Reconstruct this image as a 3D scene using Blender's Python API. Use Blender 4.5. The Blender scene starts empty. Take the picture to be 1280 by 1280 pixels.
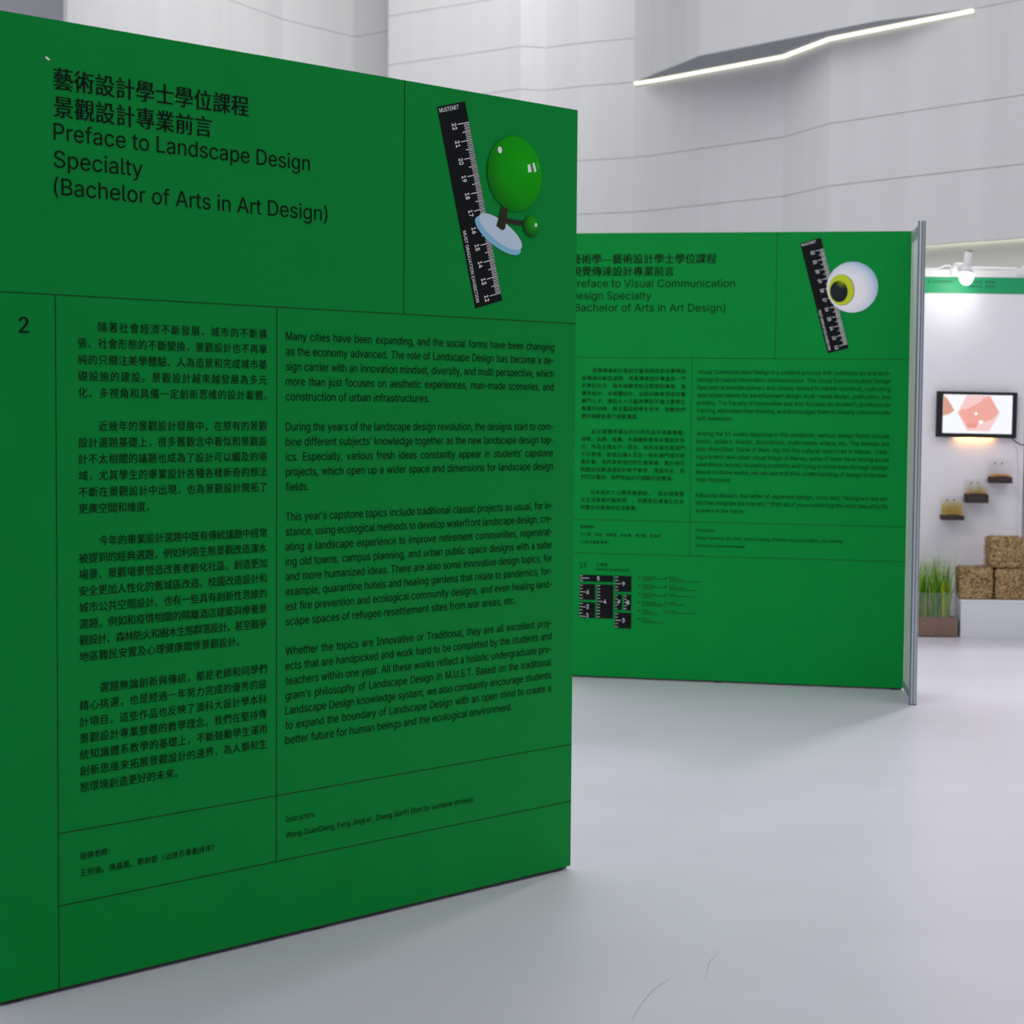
import bpy, bmesh, math, random, os
from mathutils import Vector, Matrix, noise
from mathutils.geometry import delaunay_2d_cdt
random.seed(7)
S = bpy.context.scene
C = S.collection

# ------------------------------------------------------------------ camera
F_PX, PITCH, ROLL, CAM_H = 2383.67, 0.0560, 0.0116, 1.5441
cd = bpy.data.cameras.new('camera'); cam = bpy.data.objects.new('camera', cd); C.objects.link(cam)
cd.sensor_fit = 'HORIZONTAL'; cd.sensor_width = 36.0; cd.lens = F_PX / 1280 * 36
cd.shift_x = -160 / 1280; cd.clip_end = 200
fw = Vector((0, math.cos(PITCH), -math.sin(PITCH))); up0 = Vector((0, math.sin(PITCH), math.cos(PITCH))); r0 = Vector((1, 0, 0))
rt = r0 * math.cos(ROLL) + up0 * math.sin(ROLL); up = up0 * math.cos(ROLL) - r0 * math.sin(ROLL)
cam.matrix_world = Matrix(((rt.x, up.x, -fw.x, 0), (rt.y, up.y, -fw.y, 0), (rt.z, up.z, -fw.z, CAM_H), (0, 0, 0, 1)))
cd.dof.use_dof = True; cd.dof.focus_distance = 5.7; cd.dof.aperture_fstop = cd.lens / 1000 / 0.010
S.camera = cam

# ------------------------------------------------------------------ world, lights, exposure
w = bpy.data.worlds.new('hall_ambient'); S.world = w; w.use_nodes = True
w.node_tree.nodes['Background'].inputs[0].default_value = (0.93, 0.935, 1.0, 1)
w.node_tree.nodes['Background'].inputs[1].default_value = 0.42
def area(name, loc, size, power, col=(1, 1, 1), target=None, spread=180):
    l = bpy.data.lights.new(name, 'AREA'); l.shape = 'RECTANGLE'; l.size, l.size_y = size; l.energy = power; l.color = col; l.spread = math.radians(spread)
    o = bpy.data.objects.new(name, l); C.objects.link(o); o.location = loc
    if target: o.rotation_euler = (Vector(target) - Vector(loc)).to_track_quat('-Z', 'Y').to_euler()
    return o
area('ceiling_and_fill_light', (-3.5, 18.5, 10.5), (10, 8), 830, (0.985, 0.98, 1.0), (-3.2, 17.5, 0), 160)
area('floor_sheen_fill', (5.2, 16.5, 10.0), (1.2, 1.2), 45, (1.0, 0.98, 0.96), (2.4, 9.0, 0), 55)  # unseen lamp, added to put a sheen on the right of the floor
area('left_wall_fill', (-2.2, 23.0, 10.0), (3, 2), 200, (1.0, 0.99, 0.98), (-5.2, 29.5, 7.0), 110)  # added fill with no visible fixture, brightens the left hall wall
area('ceiling_and_fill_light', (-6.0, 1.0, 9.0), (6, 6), 60, (1.0, 0.98, 0.98), (1.0, 11.5, 1.2), 60)  # added unseen fill from the camera side, lifts the far panel
area('ceiling_and_fill_light', (5.5, 6.0, 9.5), (5, 6), 200, (1.0, 0.98, 0.97))
S.view_settings.view_transform = 'Standard'; S.view_settings.look = 'None'
S.view_settings.exposure = 0.0; S.view_settings.gamma = 1; S.view_settings.use_curve_mapping = False

# ------------------------------------------------------------------ helpers
def lin(c):
    return tuple((v / 255 / 12.92 if v <= 10 else ((v / 255 + .055) / 1.055) ** 2.4) for v in c) + (1,)
MATS = {}
def mat(name, rgb, rough=.5, metal=0, spec=.5, emit=0, noise_amt=0, noise_scale=(8, 8, 8), bump=0):
    if name in MATS: return MATS[name]
    m = bpy.data.materials.new(name); m.use_nodes = True; nt = m.node_tree; b = nt.nodes['Principled BSDF']
    col = lin(rgb); b.inputs['Base Color'].default_value = col
    b.inputs['Roughness'].default_value = rough; b.inputs['Metallic'].default_value = metal
    b.inputs['Specular IOR Level'].default_value = spec
    if emit:
        b.inputs['Emission Color'].default_value = col; b.inputs['Emission Strength'].default_value = emit; b.inputs['Base Color'].default_value = (.02, .02, .02, 1)
    if noise_amt or bump:
        tc = nt.nodes.new('ShaderNodeTexCoord'); mp = nt.nodes.new('ShaderNodeMapping'); nz = nt.nodes.new('ShaderNodeTexNoise')
        mp.inputs['Scale'].default_value = noise_scale; nz.inputs['Scale'].default_value = 1; nz.inputs['Detail'].default_value = 4
        nt.links.new(tc.outputs['Object'], mp.inputs[0]); nt.links.new(mp.outputs[0], nz.inputs['Vector'])
        if noise_amt:
            rp = nt.nodes.new('ShaderNodeValToRGB')
            rp.color_ramp.elements[0].position = .3; rp.color_ramp.elements[1].position = .7
            rp.color_ramp.elements[0].color = tuple(max(0, v * (1 - noise_amt)) for v in col[:3]) + (1,)
            rp.color_ramp.elements[1].color = tuple(min(1, v * (1 + noise_amt)) for v in col[:3]) + (1,)
            nt.links.new(nz.outputs[0], rp.inputs[0]); nt.links.new(rp.outputs[0], b.inputs['Base Color'])
        if bump:
            bp = nt.nodes.new('ShaderNodeBump'); bp.inputs['Strength'].default_value = bump
            nt.links.new(nz.outputs[0], bp.inputs['Height']); nt.links.new(bp.outputs[0], b.inputs['Normal'])
    MATS[name] = m
    return m
def ramp_mat(name, stops, centre=(0, 0, 0), scale=1.0, rough=.45, emit=0):
    """printed ink: colour by distance from a point in the picture's own plane"""
    m = bpy.data.materials.new(name); m.use_nodes = True; nt = m.node_tree; b = nt.nodes['Principled BSDF']
    tc = nt.nodes.new('ShaderNodeTexCoord'); d = nt.nodes.new('ShaderNodeVectorMath'); d.operation = 'DISTANCE'
    d.inputs[1].default_value = centre; nt.links.new(tc.outputs['Object'], d.inputs[0])
    mu = nt.nodes.new('ShaderNodeMath'); mu.operation = 'DIVIDE'; mu.inputs[1].default_value = scale
    nt.links.new(d.outputs['Value'], mu.inputs[0])
    rp = nt.nodes.new('ShaderNodeValToRGB'); e = rp.color_ramp.elements
    while len(e) < len(stops): e.new(.5)
    for k, (p, c) in zip(e, stops): k.position = p; k.color = lin(c)
    nt.links.new(mu.outputs[0], rp.inputs[0])
    if not emit: nt.links.new(rp.outputs[0], b.inputs['Base Color'])
    else: b.inputs['Base Color'].default_value = (.02, .02, .02, 1)
    b.inputs['Roughness'].default_value = rough; b.inputs['Specular IOR Level'].default_value = .12
    if emit:
        nt.links.new(rp.outputs[0], b.inputs['Emission Color']); b.inputs['Emission Strength'].default_value = emit
    return m
def clear_mat(name, rgb, clear=.86, rough=.08):
    m = bpy.data.materials.new(name); m.use_nodes = True; nt = m.node_tree; nt.nodes.remove(nt.nodes['Principled BSDF'])
    t = nt.nodes.new('ShaderNodeBsdfTransparent'); g = nt.nodes.new('ShaderNodeBsdfPrincipled'); mx = nt.nodes.new('ShaderNodeMixShader')
    g.inputs['Base Color'].default_value = lin(rgb); g.inputs['Roughness'].default_value = rough; g.inputs['Metallic'].default_value = .6
    mx.inputs[0].default_value = 1 - clear
    nt.links.new(t.outputs[0], mx.inputs[1]); nt.links.new(g.outputs[0], mx.inputs[2]); nt.links.new(mx.outputs[0], nt.nodes['Material Output'].inputs[0])
    return m
def obj(name, me, m, parent=None, loc=None):
    o = bpy.data.objects.new(name, me); C.objects.link(o)
    for k in (m if isinstance(m, (list, tuple)) else [m]): me.materials.append(k)
    if parent: o.parent = parent
    if loc: o.location = loc
    return o
def from_bm(bm, name, m, parent=None, loc=None, smooth=False):
    me = bpy.data.meshes.new(name); bm.normal_update(); bm.to_mesh(me); bm.free()
    if smooth:
        for p in me.polygons: p.use_smooth = True
    return obj(name, me, m, parent, loc)
def empty(name, loc, rz=0):
    o = bpy.data.objects.new(name, None); C.objects.link(o); o.location = loc; o.rotation_euler = (0, 0, rz); o.empty_display_size = .1
    return o
def tag(o, label=None, cat=None, group=None, kind=None):
    for k, v in (('label', label), ('category', cat), ('group', group), ('kind', kind)):
        if v: o[k] = v
    return o
def add_box(bm, a, b, bev=0):
    v = [bm.verts.new((x, y, z)) for x in (a[0], b[0]) for y in (a[1], b[1]) for z in (a[2], b[2])]
    f = [bm.faces.new([v[i] for i in q]) for q in ((0, 1, 3, 2), (4, 6, 7, 5), (0, 4, 5, 1), (2, 3, 7, 6), (0, 2, 6, 4), (1, 5, 7, 3))]
    if bev:
        es = list({e for q in f for e in q.edges})
        bmesh.ops.bevel(bm, geom=es, offset=bev, segments=2, affect='EDGES', profile=.6)
def box(name, a, b, m, parent=None, bev=0):
    bm = bmesh.new(); add_box(bm, [min(p) for p in zip(a, b)], [max(p) for p in zip(a, b)], bev)
    bmesh.ops.recalc_face_normals(bm, faces=bm.faces)
    return from_bm(bm, name, m, parent)
def poly(name, pts, y, m, parent, loc=None):
    """flat printed patch in the local XZ plane facing -Y"""
    me = bpy.data.meshes.new(name)
    me.from_pydata([(x, y, z) for x, z in pts], [], [tuple(range(len(pts)))])
    bm = bmesh.new(); bm.from_mesh(me)
    for f in bm.faces:
        f.normal_update()
        if f.normal.y > 0: f.normal_flip()
    bm.to_mesh(me); bm.free()
    return obj(name, me, m, parent, loc)
def ell(cx, cz, rx, rz, rot=0, n=48):
    c, s = math.cos(rot), math.sin(rot); r = []
    for i in range(n):
        a = 2 * math.pi * i / n; x, z = rx * math.cos(a), rz * math.sin(a)
        r.append((cx + x * c - z * s, cz + x * s + z * c))
    return r
def tube(name, pts, rad, m, parent=None, n=8):
    bm = bmesh.new(); rings = []
    P = [Vector(p) for p in pts]
    for i, p in enumerate(P):
        d = (P[min(i + 1, len(P) - 1)] - P[max(i - 1, 0)]).normalized()
        a = d.orthogonal().normalized() if abs(d.z) > .99 else d.cross(Vector((0, 0, 1))).normalized()
        b = d.cross(a).normalized(); r = rad[i] if isinstance(rad, (list, tuple)) else rad
        rings.append([bm.verts.new(p + a * r * math.cos(2 * math.pi * k / n) + b * r * math.sin(2 * math.pi * k / n)) for k in range(n)])
    for u, v in zip(rings, rings[1:]):
        for k in range(n): bm.faces.new((u[k], u[(k + 1) % n], v[(k + 1) % n], v[k]))
    bm.faces.new(rings[0]); bm.faces.new(rings[-1])
    bmesh.ops.recalc_face_normals(bm, faces=bm.faces)
    return from_bm(bm, name, m, parent, smooth=True)

# ------------------------------------------------------------------ materials
GREEN = mat('green_printed_vinyl', (0, 144, 58), .42, spec=.10, noise_amt=.03, noise_scale=(5, 5, 5))
INK = mat('black_ink', (4, 15, 10), .5, spec=.12)
LINE = mat('thin_rule_ink', (14, 62, 18), .5, spec=.2)
WHITE_INK = mat('white_ink', (250, 250, 250), .5, spec=.3)
RULER = mat('ruler_black_ink', (15, 19, 21), .5, spec=.12)
BOARD = mat('white_laminate_board', (215, 215, 216), .5)
ALU = mat('brushed_aluminium', (190, 198, 204), .38, metal=.75)
ALU_D = mat('aluminium_groove', (120, 132, 142), .45, metal=.6)
BLACK = mat('black_plastic', (16, 19, 21), .35)
FLOOR = mat('pale_grey_floor', (215, 213, 226), .34, spec=.4, noise_amt=.025, noise_scale=(.9, 2.2, 1), bump=.015)
WALL = mat('hall_wall_panel', (193, 194, 194), .7, spec=.2, noise_amt=.03, noise_scale=(3, 3, .12))
WALL_J = mat('wall_joint', (150, 152, 154), .8, spec=.1)
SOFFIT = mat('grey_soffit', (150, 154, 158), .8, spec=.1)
DARKW = mat('grey_side_wall', (196, 197, 202), .8, spec=.1)
LED = mat('led_strip_light', (255, 252, 225), .5, emit=1.6)
LED2 = mat('cove_light', (255, 252, 228), .5, emit=4.5)
BOOTH = mat('white_booth_panel', (238, 237, 242), .55, noise_amt=.01)
TEAL = mat('green_booth_header', (10, 160, 100), .5)
PLAT = mat('white_painted_platform', (240, 242, 248), .5)
SOIL_B = mat('brown_soil', (140, 102, 78), .95, spec=.1, noise_amt=.2, noise_scale=(60, 60, 60))
SOIL_D = mat('dark_soil', (52, 38, 34), .95, spec=.1, noise_amt=.3, noise_scale=(90, 90, 90))
ACR = clear_mat('clear_acrylic', (235, 238, 240), .972)

# ------------------------------------------------------------------ floor and hall walls
bm = bmesh.new(); bmesh.ops.create_grid(bm, x_segments=1, y_segments=1, size=1)
for v in bm.verts: v.co = (v.co.x * 20, 14 + v.co.y * 22, 0)
floor = tag(from_bm(bm, 'floor', FLOOR), 'glossy pale grey exhibition hall floor', 'floor', kind='structure')
SCR_M = mat('floor_scratch_dirt', (176, 177, 187), .7)
for L_ in ([(-.121, 4.914), (-.072, 4.985)], [(.241, 5.332), (.206, 5.221), (.192, 5.066)], [(.099, 5.069), (.053, 4.976), (.030, 4.893), (.009, 4.8), (-.005, 4.704)], [(1.046, 5.987), (1.106, 6.01)], [(.889, 5.406), (.919, 5.448)]):
    bm = bmesh.new(); pv = None
    for i, (x, y) in enumerate(L_):
        k = .0012 if 0 < i < len(L_) - 1 else .0005; q = (bm.verts.new((x - k, y, .0006)), bm.verts.new((x + k, y, .0006)))
        if pv: bm.faces.new((pv[0], pv[1], q[1], q[0]))
        pv = q
    from_bm(bm, 'scratch', SCR_M, floor)

Z3, Z2, Z1, Z0, ZB, ZC, ZT = 3.434, 4.244, 5.0, 6.044, 6.652, 7.385, 10.0
def wall_run(name, pts, rows, label, m=WALL, gap=.007, thick=.06):
    """folded wall: one panel for each fold and each course, joints recessed, a backing behind"""
    root = tag(empty(name, (pts[0][0], pts[0][1], rows[0])), label, 'wall', kind='structure')
    o = Vector((pts[0][0], pts[0][1], rows[0]))
    for (x0, y0), (x1, y1) in zip(pts, pts[1:]):
        d = Vector((x1 - x0, y1 - y0, 0)); L = d.length; d.normalize(); n = Vector((d.y, -d.x, 0))
        for za, zb in zip(rows, rows[1:]):
            bm = bmesh.new(); g = gap / 2
            a = Vector((x0, y0, za + g)) - o; e = L
            c = [a, a + d * e, a + d * e + Vector((0, 0, zb - za - gap)), a + Vector((0, 0, zb - za - gap))]
            vf = [bm.verts.new(p) for p in c]; vb = [bm.verts.new(p - n * thick) for p in c]
            bm.faces.new(vf); bm.faces.new(vb[::-1])
            for i in range(4): bm.faces.new((vf[i], vb[i], vb[(i + 1) % 4], vf[(i + 1) % 4]))
            bmesh.ops.recalc_face_normals(bm, faces=bm.faces)
            from_bm(bm, 'wall_panel', m, root)
    bm = bmesh.new()
    for (x0, y0), (x1, y1) in zip(pts, pts[1:]):
        d = Vector((x1 - x0, y1 - y0, 0)).normalized(); n = Vector((d.y, -d.x, 0)); k = -n * .045
        q = [Vector((x0, y0, rows[0])) + k - o, Vector((x1, y1, rows[0])) + k - o, Vector((x1, y1, rows[-1])) + k - o, Vector((x0, y0, rows[-1])) + k - o]
        bm.faces.new([bm.verts.new(p) for p in q])
    from_bm(bm, 'wall_backing', WALL_J, root)
    return root
low = [(-3.9, 29.28), (-2.24, 28.0), (-1.79, 27.62), (-1.43, 27.72), (-.95, 27.35), (-.15, 26.92), (.17, 26.6), (1.79, 24.7), (2.26, 23.5), (3.12, 22.45), (4.17, 21.2), (6.2, 18.9), (9.5, 15.2), (13.5, 10.6)]
wall_run('wall_back', low, [Z3, Z2, Z1, Z0], 'folded pale grey hall wall of large panels behind the green panels')
wall_run('wall_back_upper', low[:6], [Z0, ZB, ZC, ZT], 'upper folded pale grey hall wall above the near green panel')
upw = [(-.15, 26.92), (.7, 24.86), (2.68, 22.54), (3.73, 21.72), (6.2, 18.9), (9.5, 15.2), (13.5, 10.6)]
wall_run('wall_back_overhang', upw, [Z0, ZC + .55, ZT], 'overhanging pale grey wall above the long lit slot')
wall_run('wall_left', [(-7.31, 24.41), (-6.95, 25.41), (-6.06, 28.3), (-5.56, 29.6), (-4.66, 30.95), (-3.9, 30.3)], [0, 3.4, Z2, Z1, Z0, ZC, ZT], 'bright pale grey folded hall wall at upper left')
wall_run('wall_side', [(-14, 27.0), (-6.9, 27.0)], [0, 5, 10], 'shaded mid grey wall at the top left corner', DARKW)
# lower recessed wall and soffits
rec = [(x + .10, y + .14) for x, y in low]
recess = wall_run('wall_recess', rec, [0, 1.7, Z3 + .1], 'recessed lower hall wall washed by a light strip', mat('recess_wall', (196, 198, 188), .8, spec=.1))
def soffit(name, near, far, z, label):
    bm = bmesh.new(); v = [bm.verts.new((x, y, z)) for x, y in near] + [bm.verts.new((x, y, z)) for x, y in far[::-1]]
    f = bm.faces.new(v); e = bmesh.ops.extrude_face_region(bm, geom=[f])
    for g in e['geom']:
        if isinstance(g, bmesh.types.BMVert): g.co.z += .05
    bmesh.ops.triangulate(bm, faces=bm.faces); bmesh.ops.recalc_face_normals(bm, faces=bm.faces)
    return tag(from_bm(bm, name, SOFFIT), label, 'soffit', kind='structure')
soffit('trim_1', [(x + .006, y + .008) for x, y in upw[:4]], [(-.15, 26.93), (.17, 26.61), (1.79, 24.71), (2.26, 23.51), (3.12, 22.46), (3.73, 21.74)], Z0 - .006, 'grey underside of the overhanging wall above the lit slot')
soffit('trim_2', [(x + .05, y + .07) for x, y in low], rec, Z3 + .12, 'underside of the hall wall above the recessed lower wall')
def led(name, pts, z, r, label, off, m=LED):
    root = tag(empty(name, (pts[0][0], pts[0][1], z)), label, 'light strip')
    for (x0, y0), (x1, y1) in zip(pts, pts[1:]):
        bm = bmesh.new(); d = Vector((x1 - x0, y1 - y0, 0)); n = Vector((d.y, -d.x, 0)).normalized()
        a = Vector((x0 - pts[0][0], y0 - pts[0][1], 0)) + n * off; c = [a, a + d, a + d + n * r, a + n * r]
        lo = [bm.verts.new(p - Vector((0, 0, r))) for p in c]; hi = [bm.verts.new(p) for p in c]
        bm.faces.new(lo); bm.faces.new(hi)
        for i in range(4): bm.faces.new((lo[i], lo[(i + 1) % 4], hi[(i + 1) % 4], hi[i]))
        bmesh.ops.recalc_face_normals(bm, faces=bm.faces)
        from_bm(bm, 'light_tube', m, root)
    return root
led('light_strip', [(-.12, 26.88), (.17, 26.6), (1.79, 24.7), (2.26, 23.5), (3.12, 22.45), (3.70, 21.76)], Z0 - .008, .036, 'long warm white light strip running along the slot in the hall wall', .01)
cove = led('cove_light', [(2.4, 23.47), (3.22, 22.59), (4.27, 21.34), (6.3, 19.04), (9.6, 15.34)], Z3 + .05, .02, '', .02, LED2)
for k in list(cove.children):
    k.parent = recess; k.location = cove.location - recess.location
bpy.data.objects.remove(cove)

# ------------------------------------------------------------------ lettering
FD = bpy.utils.system_resource('DATAFILES', path='fonts')
def font(fn):
    try: return bpy.data.fonts.load(os.path.join(FD, fn))
    except Exception: return None
INTER = font('Inter.woff2')
JOBS = []
def text(root, key, s, x, z, h, width=None, mode='scale', cjk=False, m=None, rot=0, y=-.0016, centre=False):
    """one line of lettering: x left edge, z baseline, h cap height (latin) or em (cjk), width the printed width"""
    JOBS.append(dict(root=root, key=key, s=s, x=x, z=z, h=h, w=width, mode=mode, cjk=cjk, m=m or INK, rot=rot, y=y, centre=centre))
    if (cjk and key.startswith('heading')) or key.startswith('ruler_number') or key.startswith('panel_number'):   # medium weight: second strike
        JOBS.append(dict(JOBS[-1], x=x + (.0016 if cjk else .0012), y=y - .00005))
def winding_fill(loops):
    """fill overlapping outlines of a letter by winding number, so that crossing strokes stay solid"""
    vs, es = [], []
    for lp in loops:
        k = len(vs); vs += [Vector(p) for p in lp]; es += [(k + i, k + (i + 1) % len(lp)) for i in range(len(lp))]
    ov, _, of, _, _, _ = delaunay_2d_cdt(vs, es, [], 0, 1e-6)
    keep = []
    for f in of:
        cx = sum(ov[i].x for i in f) / len(f); cy = sum(ov[i].y for i in f) / len(f); wn_ = 0
        for lp in loops:
            for (x0, y0), (x1, y1) in zip(lp, lp[1:] + lp[:1]):
                if (y0 <= cy) != (y1 <= cy) and (cy - y0) / (y1 - y0) * (x1 - x0) + x0 > cx: wn_ += 1 if y1 > y0 else -1
        if wn_: keep.append(tuple(f))
    return [(p.x, p.y) for p in ov], keep
def flush_text():
    lat = sorted({c for j in JOBS if not j['cjk'] for c in j['s']} | {'H'}); han = sorted({c for j in JOBS if j['cjk'] for c in j['s']} | {'國'})
    tmp = []
    def mk(s, f, res):
        cu = bpy.data.curves.new('lettering', 'FONT'); cu.body = s; cu.resolution_u = res
        if f: cu.font = f
        o = bpy.data.objects.new('lettering', cu); C.objects.link(o); tmp.append(o); return o
    LO = {c: (mk(c, INTER, 3), mk('H' + c + 'H', INTER, 1)) for c in lat}; HH = mk('HH', INTER, 1); HO = {c: mk(c, None, 2) for c in han}; K2 = mk('國國', None, 2)
    bpy.context.view_layer.update(); dg = bpy.context.evaluated_depsgraph_get()
    wid = lambda o: max(c[0] for c in o.bound_box) - min(c[0] for c in o.bound_box)
    LG, HG = {}, {}
    for c, (o, o3) in LO.items():
        adv = wid(o3) - wid(HH); loops = []
        cu = o.to_curve(dg, apply_modifiers=False)
        for sp in cu.splines:
            bp = sp.bezier_points; lp = []
            for p, q in zip(bp, list(bp[1:]) + [bp[0]]):
                A_, B_, C_, D_ = p.co, p.handle_right, q.handle_left, q.co
                n = 1 if (B_ - A_).cross(D_ - A_).length < 1e-6 and (C_ - A_).cross(D_ - A_).length < 1e-6 else 4
                for i in range(n):
                    t = i / n; w_ = 1 - t; v = A_ * w_ ** 3 + B_ * 3 * w_ * w_ * t + C_ * 3 * w_ * t * t + D_ * t ** 3
                    if not lp or (abs(lp[-1][0] - v.x) + abs(lp[-1][1] - v.y)) > 1e-5: lp.append((v.x, v.y))
            if len(lp) > 2: loops.append(lp)
        o.to_curve_clear()
        LG[c] = (*(winding_fill(loops) if loops else ([], [])), adv)
    vh, fh, ah = LG['-']; LG['-'] = ([(x - .14 * ah, z) for x, z in vh], fh, ah * .76)
    for c, o in HO.items():
        ev = o.evaluated_get(dg); me = ev.to_mesh(); HG[c] = ([(v.co.x, v.co.y) for v in me.vertices], [tuple(p.vertices) for p in me.polygons], 1.0); ev.to_mesh_clear()
    em = wid(K2) - wid(HO['國']); cap = max(v[1] for v in LG['H'][0]) - min(v[1] for v in LG['H'][0])
    for c in HG: HG[c] = (HG[c][0], HG[c][1], em * (.5 if c in '0123456789' else 1))
    def lay(j, track=0, sp=1.0):
        G = HG if j['cjk'] else LG; x = 0; out = []
        for c in j['s']:
            g = G[c]; out.append((c, x)); x += g[2] * (sp if c == ' ' else 1) + track
        xs = [p[0] + x0 for c, x0 in out for p in G[c][0]]; zs = [p[1] for c, _ in out for p in G[c][0]]
        return out, min(xs), max(xs), min(zs), max(zs)
    SX = []
    for j in JOBS:
        j['k'] = j['h'] / (em if j['cjk'] else cap)
        if j['mode'] == 'scale' and j['w'] and j['key'].startswith('english'): l_ = lay(j); SX.append(j['w'] / ((l_[2] - l_[1]) * j['k']))
    SX = sum(SX) / len(SX)
    groups = {}
    for j in JOBS:
        l_ = lay(j); n = l_[2] - l_[1]; k = j['k']; sx = k if j['cjk'] else k * SX
        if j['mode'] == 'word':
            ns = j['s'].count(' '); spw = LG[' '][2]; val = 1 + (j['w'] / sx - n) / (ns * spw); val = min(2.4, max(.7, val)); l_ = lay(j, 0, val)
        elif j['mode'] == 'char': l_ = lay(j, (j['w'] / sx - n) / max(1, len(j['s']) - 1))
        out, x0, x1, z0, z1 = l_
        if j['w']: sx = j['w'] / (x1 - x0)
        c_, s_ = math.cos(j['rot']), math.sin(j['rot']); mx = (x0 + x1) / 2 if j['centre'] else x0; mz = (z0 + z1) / 2 if j['centre'] else 0
        word = 0
        for ch, ox in out:
            if ch == ' ': word += 1; continue
            g = (HG if j['cjk'] else LG)[ch]
            kk = j['key'] + ('|%s|%d' % (j['s'], word) if j['key'].startswith('heading') else '')
            G = groups.setdefault((j['root'].name, kk), dict(v=[], f=[], root=j['root'], m=j['m'])); off = len(G['v'])
            for px, pz in g[0]:
                tx, tz = (px + ox - mx) * sx, (pz - mz) * k
                G['v'].append((j['x'] + tx * c_ - tz * s_, j['y'], j['z'] + tx * s_ + tz * c_))
            for f in g[1]: G['f'].append(tuple(off + i for i in f))
    for (rn, key), G in groups.items():
        nm = key.split('|')[0]; me = bpy.data.meshes.new(nm); me.from_pydata(G['v'], [], G['f'])
        o = obj(nm, me, G['m'], G['root'])
        if nm in ('chinese_lettering', 'english_lettering', 'ruler_lettering', 'plan_lettering'): o['kind'] = 'stuff'
    for o in tmp:
        cu = o.data; bpy.data.objects.remove(o); bpy.data.curves.remove(cu)

# ------------------------------------------------------------------ green exhibition panels
H, W = 2.5, 2.06
zof = lambda v: H - v
EM, PZ = .0297, .0428          # body em and line pitch
def rule(root, u0, v0, u1, v1, t=.0024):
    a = (-max(u0, u1) - t / 2, zof(max(v0, v1)) - t / 2); b = (-min(u0, u1) + t / 2, zof(min(v0, v1)) + t / 2)
    a = (max(a[0], -W), max(a[1], .012)); b = (min(b[0], 0), min(b[1], H))
    poly('rule_line', [(a[0], a[1]), (b[0], a[1]), (b[0], b[1]), (a[0], b[1])], -.0012, LINE, root)
def exhibition_panel(loc, yaw, label):
    r = tag(empty('exhibition_panel', loc, yaw), label, 'display panel', 'green exhibition panels')
    box('panel_board', (-W, .003, .012), (0, .045, H), BOARD, r)
    box('printed_sheet', (-W, 0, .012), (0, .003, H), GREEN, r)
    box('gap_shade_strip', (-W + .01, .008, .004), (-.01, .040, .012), BLACK, r)  # black strip standing in for the shade in the gap under the board
    for x in (-W + .05, -W / 2, -.05): box('levelling_foot', (x - .02, .012, 0), (x + .02, .036, .004), BLACK, r)
    rule(r, 0, .6923, W, .6923); rule(r, .7329, 0, .7329, .6923); rule(r, 1.8871, .6923, 1.8871, H)
    return r
def rules(r, v3, v4):
    rule(r, 1.1969, .6923, 1.1969, v4); rule(r, 0, v3, 1.8871, v3); rule(r, 0, v4, 1.8871, v4)
def zh(r, key, s, idx, v0, pitch, u0=1.8245, u1=1.2313, full=True, em=EM, indent=False):
    x = -u0 + (2 * em if indent else 0)
    text(r, key, s, x + .001, zof(v0 + idx * pitch) - .37 * em, em * .97, (-u1 - x - .001) if full else None, 'char' if full else 'none', True)
def en(r, key, s, idx, v0, pitch, u0=1.1655, u1=.1000, end=None, h=.0235):
    text(r, key, s, -u0, zof(v0 + idx * pitch), h, (u0 - (end if end is not None else u1)), 'scale' if end is not None else 'word')
def paras(r, name, fn, blocks, v0, pitch, **k):
    i = 0
    for n, b in enumerate(blocks):
        for q, s in enumerate(b):
            e = None
            if isinstance(s, tuple): s, e = s
            if fn is zh: zh(r, '%s|%d' % (name, n), s, i, v0, pitch, full=(q < len(b) - 1 or len(s) > 19), indent=(q == 0), **k)
            else: en(r, '%s|%d' % (name, n), s, i, v0, pitch, end=e, **k)
            i += 1
        i += 1
def at_ruler(s, t):   # ruler's own axes on the panel: s across, t down
    a = math.radians(15.1); c, q = math.cos(a), math.sin(a)
    return (-.6063 + s * c + t * q, zof(.0630) + s * q - t * c)
def ruler(r):
    R = poly('printed_ruler', [at_ruler(*p) for p in ((0, 0), (.1178, 0), (.1178, .621), (0, .621))], -.0010, RULER, r)
    R['label'] = 'black printed ruler numbered 22 down to 12'
    vs, fs = [], []
    for i in range(0, 101):
        t = .0634 + i * .005334; L = .047 if i % 10 == 0 else (.034 if i % 5 == 0 else .0225); th = .0021 if i % 5 == 0 else .0017
        k = len(vs); vs += [(*at_ruler(p, q),) for p, q in ((.1172 - L, t - th / 2), (.1172, t - th / 2), (.1172, t + th / 2), (.1172 - L, t + th / 2))]; fs.append((k + 3, k + 2, k + 1, k))
    me = bpy.data.meshes.new('ruler_ticks'); me.from_pydata([(x, -.0014, z) for x, z in vs], [], fs); obj('ruler_ticks', me, WHITE_INK, R)['kind'] = 'stuff'
    a = math.radians(15.1)
    x, z = at_ruler(.0065, .0185); text(R, 'ruler_lettering|0', 'MUSTENET', x, z, .0125, .0805, 'scale', m=WHITE_INK, rot=a)
    for i in range(11):
        x, z = at_ruler(.054, .0634 + i * .05334 + .004); text(R, 'ruler_number|%d' % i, str(22 - i), x, z, .0165, .0195, 'scale', m=WHITE_INK, rot=a - math.pi / 2, centre=True)
    x, z = at_ruler(.0085, .381); text(R, 'ruler_lettering|2', 'MUST GRADUATION EXHIBITION', x, z, .0125, .2235, 'scale', m=WHITE_INK, rot=a - math.pi / 2)

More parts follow.
